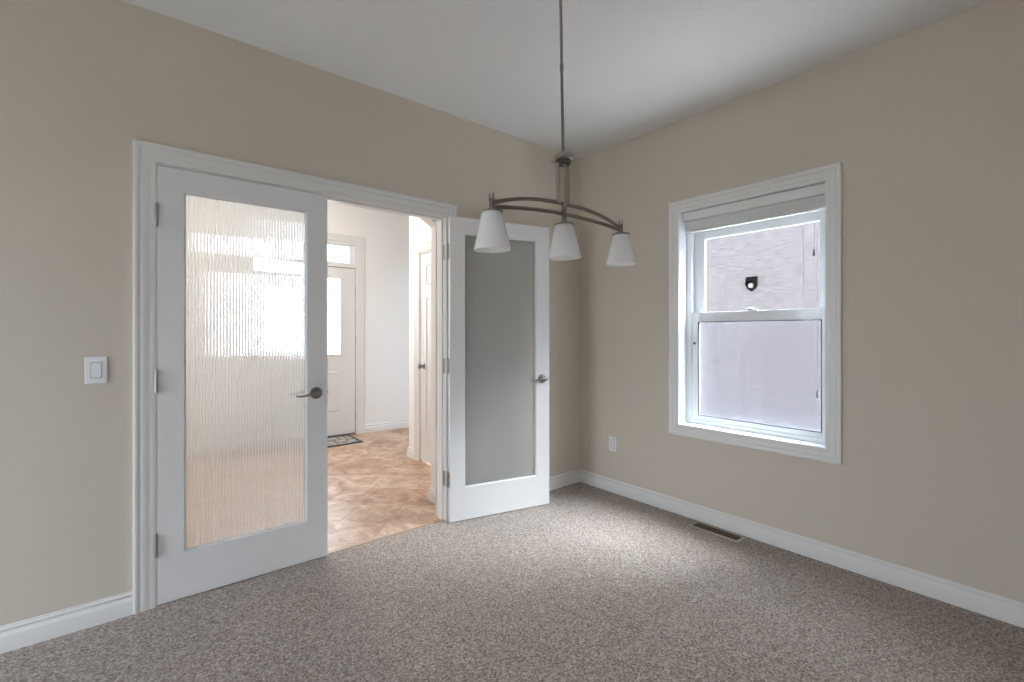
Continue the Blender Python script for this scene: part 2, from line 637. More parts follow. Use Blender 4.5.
# baseboards
struct(obj('baseboard_left', base_run((XE + 0.012, 0, 0), (-2.961, 0, 0), (0, -1, 0), -0.6, 0), M['trim'], smooth=True))
struct(obj('baseboard_back', base_run((-1.244, 0, 0), (0, 0, 0), (0, -1, 0), 0, 1), M['trim'], smooth=True))
struct(obj('baseboard_right', base_run((0, 0, 0), (0, YB, 0), (-1, 0, 0), 1, 0), M['trim'], smooth=True))
struct(obj('baseboard_return', base_run((XE, 2.5, 0), (XE, 0.012, 0), (-1, 0, 0), 0, -0.6), M['trim'], smooth=True))
zf = -0.004
struct(obj('baseboard_foyer', base_run((-0.665, FY, zf), (NX, FY, zf), (0, -1, 0), 0, 0), M['trim'], smooth=True))
struct(obj('baseboard_entry', base_run((XE + 0.127, FY, zf), (-1.815, FY, zf), (0, -1, 0), 0, 0), M['trim'], smooth=True))
struct(obj('baseboard_closet', base_run((CX, 1.525, zf), (CX, CYE, zf), (-1, 0, 0), 0, -1), M['trim'], smooth=True))
struct(obj('baseboard_archway', base_run((SX, 0.41, zf), (SX, 0.31, zf), (-1, 0, 0), -1, -1), M['trim'], smooth=True))

# casings and jambs
struct(obj('trim_1', frame_sweep((0, 0, 0), (1, 0, 0), (0, 0, 1), (0, -1, 0), (-2.876, -1.329, 0.0, 2.048), casing_prof(.085), False), M['trim'], smooth=True))
JL, JR, JH = -2.880, -1.325, 2.042
jb = boxes((DX0, JL, -0.0005, WT + 0.004, -0.004, JH), (JR, DX1, -0.0005, WT + 0.004, -0.004, JH), (DX0, DX1, -0.0005, WT + 0.004, JH, DZ),
           (JL, JL + 0.011, 0.036, 0.075, -0.004, JH), (JR - 0.011, JR, 0.036, 0.075, -0.004, JH), (JL, JR, 0.036, 0.075, JH - 0.011, JH))
struct(obj('trim_2', jb, M['trim'], bevel=0.0015))
struct(obj('trim_3', frame_sweep((0, WT + 0.006, 0), (1, 0, 0), (0, 0, 1), (0, 1, 0), (-2.876, -1.329, -0.004, 2.048), casing_prof(.085), False), M['trim'], smooth=True))
struct(obj('trim_4', frame_sweep((0, 0, 0), (0, 1, 0), (0, 0, 1), (-1, 0, 0), (-1.819, -0.931, 0.627, 2.107), casing_prof(.075)), M['trim'], smooth=True))
struct(obj('trim_5', frame_sweep((0, FY, 0), (1, 0, 0), (0, 0, 1), (0, -1, 0), (-1.73, -0.75, zf, 2.385), casing_prof(.085), False), M['trim'], smooth=True))
struct(obj('trim_6', frame_sweep((CX, 0, 0), (0, 1, 0), (0, 0, 1), (-1, 0, 0), (CD0 + 0.004, CD1 - 0.004, zf, 2.055), casing_prof(.085), False), M['trim'], smooth=True))


# ------------------------------------------------------------------ french doors with reeded glass
def lever(parent, sgn, xk, z, face_y, dir_out):
    """lever handle on a door leaf: rosette at (xk, face_y, z), lever pointing to the hinge side"""
    bm = bmesh.new()
    R = Matrix.Translation((xk, face_y, z)) @ (Matrix.Rotation(PI / 2, 4, 'X') if dir_out < 0 else Matrix.Rotation(-PI / 2, 4, 'X'))
    lathe(bm, [(0, 0), (.033, 0), (.033, .004), (.030, .0085), (.020, .0105), (.0125, .012), (.0115, .030), (.0105, .046), (0, .048)], 32, R)
    y = face_y + dir_out * 0.047
    n = 14
    pts, rad = [], []
    for k in range(n + 1):
        t = k / n
        pts.append((xk + sgn * (0.012 - 0.128 * t), y + dir_out * 0.010 * math.sin(PI * min(1, t * 1.3)), z + 0.004 * math.sin(2 * PI * t) - 0.006 * t * t))
        rad.append(0.0098 - 0.0042 * t)
    tube(bm, pts, rad, 12, True, 0.9)
    return obj('lever_handle', bm, M['nickel_dark'], parent, smooth=True)


def french_door(name, loc, rz, sgn):
    """leaf hung on a pin at the origin, running along sgn*x; faces at y .006 and .041"""
    root = empty(name, loc, rz)
    w, h0, h1 = 0.768, 0.006, 2.037
    g0, g1, gz0, gz1 = 0.102, 0.660, 0.220, 1.934      # glass opening from the hinge edge
    x = lambda u: sgn * (0.004 + u)
    ya, yb = 0.006, 0.041
    X = lambda u0, u1: (min(x(u0), x(u1)), max(x(u0), x(u1)))
    bm = boxes((*X(0, g0), ya, yb, h0, h1), (*X(g1, w), ya, yb, h0, h1), (*X(g0, g1), ya, yb, h0, gz0), (*X(g0, g1), ya, yb, gz1, h1))
    bmesh.ops.remove_doubles(bm, verts=bm.verts[:], dist=1e-5)
    seen = {}
    dead = []
    for f in bm.faces:     # drop the inner faces where stiles and rails meet
        k = tuple(round(c, 4) for c in f.calc_center_median())
        if abs(f.normal.x) > 0.9 and (abs(f.calc_center_median().x - x(g0)) < 1e-4 or abs(f.calc_center_median().x - x(g1)) < 1e-4) and f.calc_area() < 0.02:
            dead.append(f)
    bmesh.ops.delete(bm, geom=list(set(dead)), context='FACES_ONLY')
    obj('door_frame', bm, M['door'], root)
    # sloped glazing bead, both faces
    for yy, nn in ((ya, -1), (yb, 1)):
        rect = (min(x(g0), x(g1)), max(x(g0), x(g1)), gz0, gz1)
        prof = [(0, 0), (0, -.0005), (-.004, -.003), (-.009, -.0105), (-.009, -.0125), (0, -.0125)]
        obj('glazing_bead', frame_sweep((0, yy, 0), (1, 0, 0), (0, 0, 1), (0, nn, 0), rect, prof), M['door'], root)
    # reeded pane: half-round ribs on one side, flat on the other
    bm = bmesh.new()
    p0, p1 = x(g0 + 0.004), x(g1 - 0.004)
    n, seg, sag, th = 40, 12, 0.0024, 0.0032
    row = []
    for k in range(n):
        for s in range(seg):
            t = s / seg
            row.append((p0 + (p1 - p0) * (k + t) / n, 0.0215 - th + sag - sag * 4 * t * (1 - t) - sag))
    row.append((p1, 0.0215 - th))
    zz = (gz0 + 0.003, gz1 - 0.003)
    fr = [[bm.verts.new((a, b, z)) for a, b in row] for z in zz]
    bk = [[bm.verts.new((a, 0.0255, z)) for a in (p0, p1)] for z in zz]
    for i in range(len(row) - 1):
        f = bm.faces.new((fr[0][i], fr[0][i + 1], fr[1][i + 1], fr[1][i]))
        f.material_index = 1 if i % seg in (0, seg - 1) else 0
    bm.faces.new((bk[0][0], bk[0][1], bk[1][1], bk[1][0]))
    for j in (0, 1):
        bm.faces.new(fr[j] + [bk[j][1], bk[j][0]])
    bm.faces.new((fr[0][0], fr[1][0], bk[1][0], bk[0][0]))
    bm.faces.new((fr[0][-1], fr[1][-1], bk[1][1], bk[0][1]))
    pane = obj('reeded_pane', bm, [M['reeded'], M['groove']], root, smooth=True)
    pane['label'] = 'clear vertically ribbed glass pane'
    lever(root, sgn, x(0.706), 0.929, ya, -1)
    lever(root, sgn, x(0.706), 0.929, yb, 1)
    # latch plate and bolt on the free edge
    e = sgn * (0.004 + w)
    bm = boxes((min(e, e + sgn * .0012), max(e, e + sgn * .0012), .012, .035, .900, .958), (min(e, e + sgn * .008), max(e, e + sgn * .008), .016, .030, .920, .938))
    obj('latch', bm, M['nickel_dark'], root)
    # hinges: knuckles on the pin and leaves on edge and jamb
    for z in (0.282, 1.042, 1.808):
        bm = bmesh.new()
        for q in range(5):
            lathe(bm, [(0, z - .050 + q * .02), (.0068, z - .050 + q * .02), (.0068, z - .0305 + q * .02), (0, z - .0305 + q * .02)], 14)
        lathe(bm, [(0, z + .050), (.0045, z + .050), (.0052, z + .054), (0, z + .057)], 12)
        lathe(bm, [(0, z - .056), (.0052, z - .054), (.0045, z - .050), (0, z - .050)], 12)
        a, b = sorted((sgn * 0.0024, sgn * 0.0040))
        box(bm, a, b, 0.002, 0.036, z - .0505, z + .0505)
        obj('hinge', bm, M['hinge'], root, smooth=True)
    return root


struct(french_door('door_1', (-2.878, -0.015, 0), 0, 1), 'white french door with ribbed glass standing closed at the left of the opening', 'door')
struct(french_door('door_2', (-1.323, -0.018, 0), math.radians(167.5), -1), 'white french door with ribbed glass swung fully open near the room corner', 'door')
# hinge leaves left on the right jamb
for k, z in enumerate((0.282, 1.042, 1.808)):
    struct(obj('trim_hinge_plate', boxes((JR - 0.0022, JR - 0.0002, 0.000, 0.034, z - .0505, z + .0505)), M['hinge']))

# ------------------------------------------------------------------ dining room window
win = struct(empty('window_1', (0.1, (WY0 + WY1) / 2, WZ0)), 'white single hung window with a raised blind in the right wall', 'window')


def rect_frame(x0, x1, rect, wl, wr, wb, wt, off=(0, 0, 0)):
    a0, a1, b0, b1 = rect
    bm = bmesh.new()
    o = off
    box(bm, x0 - o[0], x1 - o[0], a0 - o[1], a0 + wl - o[1], b0 - o[2], b1 - o[2])
    box(bm, x0 - o[0], x1 - o[0], a1 - wr - o[1], a1 - o[1], b0 - o[2], b1 - o[2])
    box(bm, x0 - o[0], x1 - o[0], a0 + wl - o[1], a1 - wr - o[1], b0 - o[2], b0 + wb - o[2])
    box(bm, x0 - o[0], x1 - o[0], a0 + wl - o[1], a1 - wr - o[1], b1 - wt - o[2], b1 - o[2])
    return bm


wo = tuple(win.location)
IY0, IY1, IZ0, IZ1 = -1.817, -0.933, 0.629, 2.105
# painted jamb extension from casing to the vinyl frame
obj('jamb_extension', rect_frame(-0.0005, 0.09, (WY0, WY1, WZ0, WZ1), IY0 - WY0, WY1 - IY1, IZ0 - WZ0, WZ1 - IZ1, wo), M['vinyl'], win, bevel=0.001)
obj('window_frame', rect_frame(0.0905, 0.16, (WY0, WY1, WZ0, WZ1), 0.030, 0.046, 0.038, 0.085, wo), M['vinyl'], win, bevel=0.002)
FY0, FY1, FZ0, FZ1 = WY0 + .030, WY1 - .046, WZ0 + .038, WZ1 - .085
up = obj('upper_sash', rect_frame(0.128, 0.152, (FY0, FY1, 1.345, FZ1), 0.045, 0.075, 0.05, 0.115, wo), M['vinyl'], win, bevel=0.002)
lo_ = obj('lower_sash', rect_frame(0.096, 0.124, (FY0, FY1, FZ0, 1.405), 0.026, 0.046, 0.034, 0.066, wo), M['vinyl'], win, bevel=0.003)
a0, a1, b0, b1 = FY0 + .026, FY1 - .046, FZ0 + .034, 1.405 - .066
obj('gasket', rect_frame(0.0955, 0.110, (a0 - .002, a1 + .002, b0 - .002, b1 + .002), .0055, .0055, .0055, .0055, wo), M['gasket'], lo_)
obj('pane', boxes((0.108 - wo[0], 0.112 - wo[0], a0 + .0035 - wo[1], a1 - .0035 - wo[1], b0 + .0035 - wo[2], b1 - .0035 - wo[2])), M['glass'], lo_)
obj('pane', boxes((0.138 - wo[0], 0.142 - wo[0], FY0 + .045 - wo[1], FY1 - .075 - wo[1], 1.395 - wo[2], FZ1 - .115 - wo[2])), M['glass'], up)
obj('insect_screen', boxes((0.1555 - wo[0], 0.1560 - wo[0], FY0 - wo[1], FY1 - wo[1], FZ0 - wo[2], 1.37 - wo[2])), M['screen'], win)
# sash lock on the meeting rail, tilt latch, vent stop on the left stile
bm = bmesh.new()
ym = (FY0 + FY1) / 2 - wo[1]
box(bm, 0.099 - wo[0], 0.122 - wo[0], ym - .028, ym + .028, 1.405 - wo[2], 1.412 - wo[2])
tube(bm, [(0.110 - wo[0], ym - .004, 1.418 - wo[2]), (0.104 - wo[0], ym + .020, 1.419 - wo[2]), (0.100 - wo[0], ym + .036, 1.418 - wo[2])], [.008, .006, .004], 10)
obj('sash_lock', bm, M['vinyl'], lo_)
bm = bmesh.new()
lathe(bm, [(0, 0), (.009, 0), (.008, .006), (.004, .008), (0, .008)], 16, Matrix.Translation((0.096 - wo[0], FY1 - .020 - wo[1], 1.19 - wo[2])) @ Matrix.Rotation(-PI / 2, 4, 'Y'))
obj('vent_stop', bm, M['gasket'], lo_, smooth=True)

# raised mini blind
BY0, BY1 = IY0 + .006, IY1 - .016
bl = tag(empty('window_blind', (0.045, (BY0 + BY1) / 2, 2.1)), 'white mini blind drawn up to the top of the window, cord hanging at its right', 'blind')
bo = tuple(bl.location)
bm = boxes((0.022 - bo[0], 0.070 - bo[0], BY0 - bo[1], BY1 - bo[1], 2.040 - bo[2], 2.098 - bo[2]))
obj('headrail', bm, M['blind'], bl, bevel=0.003)
bm = bmesh.new()
z = 2.037
k = 0
while z > 1.973:
    dy = random.uniform(-.003, .003)
    sgx = 0.0012 * math.sin(k * 1.7)
    xs = [(-.0125, 0), (-.006, .0016), (0, .0022), (.006, .0016), (.0125, 0)]
    rows = [[bm.verts.new((0.046 + sgx + a - bo[0], yy + dy - bo[1], z + b + t - bo[2])) for a, b in xs for t in (0,)] for yy in (BY0 + .006, BY1 - .006) for t in (0,)]
    rows2 = [[bm.verts.new((v.co.x, v.co.y, v.co.z - .0026)) for v in r] for r in rows]
    for i in range(4):
        bm.faces.new((rows[0][i], rows[0][i + 1], rows[1][i + 1], rows[1][i]))
        bm.faces.new((rows2[0][i], rows2[0][i + 1], rows2[1][i + 1], rows2[1][i]))
    for r, q in zip(rows, rows2):
        for i in range(4):
            bm.faces.new((r[i], r[i + 1], q[i + 1], q[i]))
    for i in (0, 4):
        bm.faces.new((rows[0][i], rows[1][i], rows2[1][i], rows2[0][i]))
    z -= 0.0031
    k += 1
obj('slat_stack', bm, M['blind'], bl)
bm = boxes((0.034 - bo[0], 0.058 - bo[0], BY0 + .005 - bo[1], BY1 - .005 - bo[1], 1.957 - bo[2], 1.970 - bo[2]))
obj('bottom_rail', bm, M['blind'], bl, bevel=0.002)
for yy in (BY0 + .13, (BY0 + BY1) / 2, BY1 - .13):
    bm = bmesh.new()
    for dx in (-.0145, .0145):
        tube(bm, [(0.046 + dx - bo[0], yy - bo[1], 2.040 - bo[2]), (0.046 + dx * 1.05 - bo[0], yy + .003 - bo[1], 2.005 - bo[2]), (0.046 + dx - bo[0], yy - bo[1], 1.966 - bo[2])], .0009, 6)
        tube(bm, [(0.046 + dx - bo[0], yy + .004 - bo[1], 1.972 - bo[2]), (0.046 + dx * 1.3 - bo[0], yy + .010 - bo[1], 1.950 - bo[2]), (0.046 + dx - bo[0], yy + .016 - bo[1], 1.975 - bo[2])], .0009, 6)
    obj('ladder_cord', bm, M['cord'], bl)
for yy, zb in ((-1.700, 1.37), (-1.757, 1.735), (-1.772, 0.935)):
    bm = bmesh.new()
    tube(bm, [(0.018 - bo[0], yy - bo[1] + .002 * math.sin(q), 2.05 - q * (2.05 - zb) / 8 - bo[2]) for q in range(9)], .0011, 6)
    c = obj('lift_cord', bm, M['cord'], bl)
    if zb != 1.37:
        bm = bmesh.new()
        lathe(bm, [(0, .020), (.003, .020), (.0055, .004), (.006, -.016), (.004, -.020), (0, -.020)], 12, Matrix.Translation((0.018 - bo[0], yy - bo[1] + .002 * math.sin(8), zb - .018 - bo[2])))
        obj('tassel', bm, M['tassel'], c, smooth=True)
# gathered loops of spare cord lying against the meeting rail
bm = bmesh.new()
for q in range(3):
    pts = []
    for i in range(25):
        t = 2 * PI * i / 24
        pts.append((0.060 - .006 * q - bo[0], -1.700 + .045 * math.cos(t) - .012 * q - bo[1], 1.362 + .020 * math.sin(t) * (1 + .3 * math.sin(3 * t + q)) - bo[2]))
    tube(bm, pts, .0012, 6, False)
obj('cord_coil', bm, M['cord'], bl)

# ------------------------------------------------------------------ chandelier
CXx, CYy = -1.571, -1.349
ch = tag(empty('chandelier', (CXx - 0.028, CYy, H)), 'brushed nickel chandelier with two arched bars and three frosted glass shades', 'chandelier')
ch.rotation_euler = (0, math.radians(-1.3), 0)
ZE = 1.738 - H
L = 0.376
rdir = Vector((math.sin(math.radians(YAW)), -math.cos(math.radians(YAW)), 0))
top = Vector((0, 0, 0))
bm = bmesh.new()
lathe(bm, [(0, 0), (.062, 0), (.062, -.006), (.056, -.016), (.030, -.026), (.012, -.030), (0, -.030)], 36, Matrix.Translation(top))
obj('canopy', bm, M['nickel'], ch, smooth=True)
bm = bmesh.new()
zt, zb = -.028, 2.006 - H
P = lambda t: (top.x * (1 - t), top.y * (1 - t), zt + (zb - zt) * t)
tube(bm, [P(0), P(1)], .0062, 16)
obj('rod', bm, M['nickel_dark'], ch, smooth=True)
bm = bmesh.new()
for t in (.5,):
    tube(bm, [P(t - .02), P(t + .02)], .0082, 16)
obj('rod_coupling', bm, M['nickel_dark'], ch, smooth=True)
bm = bmesh.new()
z0 = 2.008 - H
lathe(bm, [(0, z0 + .004), (.012, z0 + .004), (.020, z0), (.036, z0 - .004), (.041, z0 - .010), (.041, z0 - .024), (.038, z0 - .028), (.032, z0 - .030), (0, z0 - .030)], 40)
hub = obj('hub', bm, M['nickel'], ch, smooth=True)
bm = bmesh.new()
lathe(bm, [(0, z0 - .031), (.0335, z0 - .031), (.0335, z0 - .041), (.029, z0 - .047), (0, z0 - .048)], 36)
obj('hub_collar', bm, M['dark_metal'], hub, smooth=True)
bm = bmesh.new()
v = -rdir * 0.046 - Vector((math.cos(math.radians(YAW)), math.sin(math.radians(YAW)), 0)) * 0.004
lathe(bm, [(0, -.006), (.005, -.005), (.007, 0), (.005, .005), (0, .006)], 14, Matrix.Translation((v.x, v.y, z0 - .034)))
tube(bm, [(v.x * .6, v.y * .6, z0 - .034), (v.x, v.y, z0 - .034)], .003, 8)
obj('set_screw', bm, M['nickel'], hub, smooth=True)
for dx, r, zl in ((-.028, .0092, ZE + .060), (.028, .0092, ZE + .060), (0, .0075, ZE + .045)):
    bm = bmesh.new()
    yy = -0.010 if dx == 0 else 0.004
    tube(bm, [(dx, yy, z0 - .044), (dx, yy, zl)], r, 18)
    obj('stem', bm, M['nickel'], ch, smooth=True)


def arm(rise, pw, y, name, off):
    bm = bmesh.new()
    n = 48
    rg = []
    for k in range(n + 1):
        t = -1 + 2 * k / n
        xx = t * (L - .008)
        zc = ZE + off + rise * (1 - abs(t) ** pw)
        rg.append([bm.verts.new((xx, y + a, zc + b)) for a, b in ((-.003, -.0072), (.003, -.0072), (.003, .0072), (-.003, .0072))])
    for p, q in zip(rg, rg[1:]):
        for k in range(4):
            bm.faces.new((p[k], p[(k + 1) % 4], q[(k + 1) % 4], q[k]))
    bm.faces.new(rg[0])
    bm.faces.new(rg[-1][::-1])
    o = obj(name, bm, M['nickel_dark'], ch, smooth=True)
    return o


arm(.054, 2.5, .004, 'arched_bar', .009)
arm(.024, 2.3, -.004, 'arched_bar', -.007)
for i, xx in enumerate((-L, 0, L)):
    zc = ZE
    zt_ = zc + (.052 if i == 1 else .022)
    bm = bmesh.new()
    lathe(bm, [(0, zt_), (.0085, zt_), (.0105, zt_ - .004), (.0105, zc - .010), (.015, zc - .013), (.030, zc - .0185), (.0405, zc - .0225),
               (.0405, zc - .0258), (0, zc - .0258)], 32, Matrix.Translation((xx, 0, 0)))
    so = obj('socket_cup', bm, M['nickel_dark'], ch, smooth=True)
    if i != 1:
        for dx in (-.007, .007):
            bm = bmesh.new()
            lathe(bm, [(0, zc + .046), (.0028, zc + .045), (.0032, zc + .036), (.0048, zc + .033), (.0052, zc + .016), (0, zc + .020)], 12, Matrix.Translation((xx + dx * rdir.x, dx * rdir.y, 0)))
            obj('finial', bm, M['nickel'], so, smooth=True)
    zs = ZE - .0255
    zb_ = 1.575 - H
    hgt = zs - zb_
    prof_o = [(.022, zs), (.034, zs - .001), (.0385, zs - .006)]
    for k in range(1, 13):
        t = k / 12
        prof_o.append((.0385 + (.0688 - .0385) * t ** 1.02, zs - .006 - (hgt - .006) * t))
    prof_i = [(r - .0035, z_ + (0.0 if z_ < zs - .01 else -.004)) for r, z_ in prof_o][::-1]
    bm = bmesh.new()
    lathe(bm, prof_o + [(.0675, zb_ - .0015)] + prof_i + [(.022, zs)], 44, Matrix.Translation((xx, 0, 0)))
    obj('lamp_shade', bm, M['frosted'], ch, smooth=True)
    bm = bmesh.new()
    zz = zs - .004
    lathe(bm, [(0, zz), (.013, zz), (.013, zz - .030), (0, zz - .030)], 18, Matrix.Translation((xx, 0, 0)))
    lathe(bm, [(.011, zz - .030), (.016, zz - .045), (.026, zz - .068), (.0285, zz - .082), (.024, zz - .098), (.012, zz - .108), (0, zz - .110)], 24, Matrix.Translation((xx, 0, 0)), 0)
    obj('light_bulb', bm, M['frosted'], ch, smooth=True)

# ------------------------------------------------------------------ switch, outlet, floor vent
sw = tag(empty('light_switch', (-3.085, 0, 1.102)), 'white rocker light switch on the wall left of the closed french door', 'light switch')
obj('cover_plate', boxes((-.0365, .0365, -.006, 0, -.0585, .0585)), M['plate'], sw, bevel=0.003)
bm = bmesh.new()
vs = [(-.0165, -.0065, -.033), (.0165, -.0065, -.033), (.0165, -.0065, .033), (-.0165, -.0065, .033)]
q = [bm.verts.new(v) for v in vs] + [bm.verts.new((a, -.0105 if c < 0 else -.0075, c * .94)) for a, b, c in vs]
for f in ((0, 1, 5, 4), (1, 2, 6, 5), (2, 3, 7, 6), (3, 0, 4, 7), (4, 5, 6, 7), (3, 2, 1, 0)):
    bm.faces.new([q[i] for i in f])
rk = obj('rocker', bm, M['plate'], sw)
obj('rocker_gap', boxes((-.0178, .0178, -.0064, -.0058, -.0345, .0345)), M['gasket'], sw)
for zz in (-.048, .048):
    bm = bmesh.new()
    lathe(bm, [(0, 0), (.0033, 0), (.0030, .0012), (0, .0015)], 12, Matrix.Translation((0, -.006, zz)) @ Matrix.Rotation(PI / 2, 4, 'X'))
    obj('screw', bm, M['plate'], sw)

ol = tag(empty('wall_outlet', (0, -0.352, 0.382)), 'white wall outlet low on the right wall between corner and window', 'outlet')
obj('cover_plate', boxes((-.006, 0, -.036, .036, -.058, .058)), M['plate'], ol, bevel=0.003)
bm = bmesh.new()
box(bm, -.0082, -.0058, -.0168, .0168, -.034, .034)
ins = obj('receptacle', bm, M['plate'], ol, bevel=0.001)
bm = bmesh.new()
for zc in (-.018, .018):
    for dy in (-.0063, .0063):
        box(bm, -.0086, -.0080, dy - .0011, dy + .0011, zc - .002, zc + .006)
    lathe(bm, [(0, 0), (.0026, 0), (.0026, .0006), (0, .0006)], 12, Matrix.Translation((-.0080, 0, zc - .008)) @ Matrix.Rotation(-PI / 2, 4, 'Y'))
obj('slots', bm, M['dark'], ins)
obj('receptacle_gap', boxes((-.0064, -.0058, -.0182, .0182, -.0355, .0355)), M['gasket'], ol)

VY0, VY1, VX0, VX1 = -1.405, -1.075, -0.142, -0.032
vt = tag(empty('floor_vent', ((VX0 + VX1) / 2, (VY0 + VY1) / 2, 0)), 'almond metal floor register in the carpet beneath the window', 'floor vent')
hx, hy = (VX1 - VX0) / 2, (VY1 - VY0) / 2
prof = [(0, .0), (0, .0045), (.003, .0055), (.013, .0045), (.018, .001), (.018, 0)]
obj('vent_frame', frame_sweep((0, 0, 0.0002), (1, 0, 0), (0, 1, 0), (0, 0, 1), (-hx + .018, hx - .018, -hy + .018, hy - .018), prof), M['vent'], vt)
bm = bmesh.new()
for k in range(15):
    yy = -hy + .018 + (2 * hy - .036) * (k + .5) / 15
    box(bm, -hx + .018, hx - .018, yy - .0028, yy + .0028, .0010, .0040)
box(bm, -.002, .002, -hy + .018, hy - .018, .0010, .0042)
obj('louvers', bm, M['louver'], vt)
obj('recess_shade', boxes((-hx + .018, hx - .018, -hy + .018, hy - .018, .0002, .0009)), M['vent_dark'], vt)  # dark sheet standing in for shade inside the register opening

# ------------------------------------------------------------------ foyer: front door, transom, closet door, mat
fd = struct(empty('door_3', (-0.772, FY + 0.012, 0)), 'white front door with a large clear glass panel at the end of the foyer', 'door')
fo = tuple(fd.location)
sl0, sl1, st = -1.694, -0.776, 2.062
l0, l1, lz0, lz1 = -1.505, -0.962, 1.0, 1.925
T = lambda x0, x1, y0, y1, z0, z1: (x0 - fo[0], x1 - fo[0], y0 - fo[1], y1 - fo[1], z0, z1)
ya, yb = FY + .014, FY + .058
obj('door_slab', wall_grid('y', ya - fo[1], yb - fo[1], sl0 - fo[0], sl1 - fo[0], 0.022, st, [(l0 - fo[0], l1 - fo[0], lz0, lz1)]), M['door'], fd)
prof = [(-.002, 0), (-.002, .006), (.006, .010), (.020, .007), (.026, 0)]
obj('lite_frame', frame_sweep((-fo[0], ya - fo[1], 0), (1, 0, 0), (0, 0, 1), (0, -1, 0), (l0, l1, lz0, lz1), prof), M['door'], fd, smooth=True)
obj('pane', boxes(T(l0, l1, FY + .034, FY + .038, lz0, lz1)), M['glass'], fd)
for p0, p1 in ((-1.475, -1.255), (-1.205, -0.985)):
    prof = [(0, 0), (-.010, .001), (-.018, .006), (-.006, .008), (.004, .005), (.008, 0)]
    obj('raised_panel', frame_sweep((-fo[0], ya - fo[1], 0), (1, 0, 0), (0, 0, 1), (0, -1, 0), (p0, p1, .315, .785), prof), M['door'], fd, smooth=True)
for z in (0.245, 1.165, 1.79):
    bm = bmesh.new()
    lathe(bm, [(0, z - .052), (.0068, z - .052), (.0068, z + .052), (0, z + .052)], 14, Matrix.Translation((0, -.005, 0)))
    obj('hinge', bm, M['hinge'], fd, smooth=True)
for z, r in ((0.96, .028), (1.10, .022)):
    bm = bmesh.new()
    R = Matrix.Translation((sl0 + .07 - fo[0], ya - fo[1], z)) @ Matrix.Rotation(PI / 2, 4, 'X')
    if z < 1:
        lathe(bm, [(0, 0), (.032, 0), (.030, .008), (.012, .012), (.011, .030), (.022, .036), (.028, .048), (.026, .060), (.014, .067), (0, .068)], 28, R)
    else:
        lathe(bm, [(0, 0), (.028, 0), (.026, .010), (.012, .012), (.010, .020), (0, .021)], 28, R)
    obj('door_knob' if z < 1 else 'deadbolt', bm, M['nickel_dark'], fd, smooth=True)
# frame round the door and the transom above
fb = bmesh.new()
box(fb, UX0, sl0 - .004, FY - .0005, FY + .12, -.004, UZ)
box(fb, sl1 + .004, UX1, FY - .0005, FY + .12, -.004, UZ)
box(fb, sl0 - .004, sl1 + .004, FY - .0005, FY + .12, st + .006, 2.115)
box(fb, sl0 - .004, sl1 + .004, FY - .0005, FY + .12, 2.350, UZ)
struct(obj('trim_7', fb, M['trim'], bevel=0.002))
struct(obj('trim_9', boxes((sl0 - .004, sl1 + .004, FY + .016, FY + .058, st + .0005, st + .0055), (sl1 + .0005, sl1 + .0038, FY + .020, FY + .058, .02, st)), M['gasket']))  # dark weatherstrip added so the door gaps read as shaded
struct(obj('floor_sill', boxes((sl0 - .004, sl1 + .004, FY + .002, FY + .16, -.004, .018)), M['nickel_dark'], bevel=0.003))
tw = struct(empty('window_2', (-1.235, FY + .03, 2.115)), 'clear transom window above the front door', 'window')
to = tuple(tw.location)
obj('window_frame', boxes(*[(a - to[0], b - to[0], c - to[1], d - to[1], e - to[2], f - to[2]) for a, b, c, d, e, f in (
    (sl0 - .004, sl0 + .07, FY + .03, FY + .07, 2.115, 2.350), (sl1 - .068, sl1 + .004, FY + .03, FY + .07, 2.115, 2.350),
    (sl0 + .07, sl1 - .068, FY + .03, FY + .07, 2.115, 2.135), (sl0 + .07, sl1 - .068, FY + .03, FY + .07, 2.330, 2.350))]), M['vinyl'], tw, bevel=0.002)
obj('pane', boxes((sl0 + .07 - to[0], sl1 - .068 - to[0], .018, .022, 2.135 - to[2], 2.330 - to[2])), M['glass'], tw)

cdo = struct(empty('door_4', (CX + .01, CD0 + .01, 0)), 'white panelled closet door on the right of the foyer', 'door')
co = tuple(cdo.location)
u0, u1 = CD0 + .016, CD1 - .012
obj('door_slab', boxes((CX + .006 - co[0], CX + .041 - co[0], u0 - co[1], u1 - co[1], .010, 2.036)), M['door'], cdo, bevel=0.002)
for p0, p1, z0_, z1_ in ((u0 + .10, u0 + .35, .25, 1.62), (u1 - .35, u1 - .10, .25, 1.62), (u0 + .10, u0 + .35, 1.74, 1.93), (u1 - .35, u1 - .10, 1.74, 1.93)):
    prof = [(0, 0), (-.012, .001), (-.020, .005), (-.006, .007), (.004, .005), (.008, 0)]
    obj('raised_panel', frame_sweep((CX + .006 - co[0], -co[1], 0), (0, 1, 0), (0, 0, 1), (-1, 0, 0), (p0, p1, z0_, z1_), prof), M['door'], cdo, smooth=True)
bm = bmesh.new()
lathe(bm, [(0, 0), (.030, 0), (.028, .007), (.011, .011), (.010, .028), (.020, .034), (.027, .046), (.025, .058), (.014, .064), (0, .065)], 28,
      Matrix.Translation((CX + .006 - co[0], u1 - .07 - co[1], .94)) @ Matrix.Rotation(-PI / 2, 4, 'Y'))
obj('door_knob', bm, M['nickel_dark'], cdo, smooth=True)
struct(obj('trim_8', boxes((CX - .0005, CX + .1, CD0, CD0 + .013, -.004, 2.05), (CX - .0005, CX + .1, CD1 - .010, CD1, -.004, 2.05), (CX - .0005, CX + .1, CD0 + .013, CD1 - .010, 2.040, 2.05)), M['trim']))

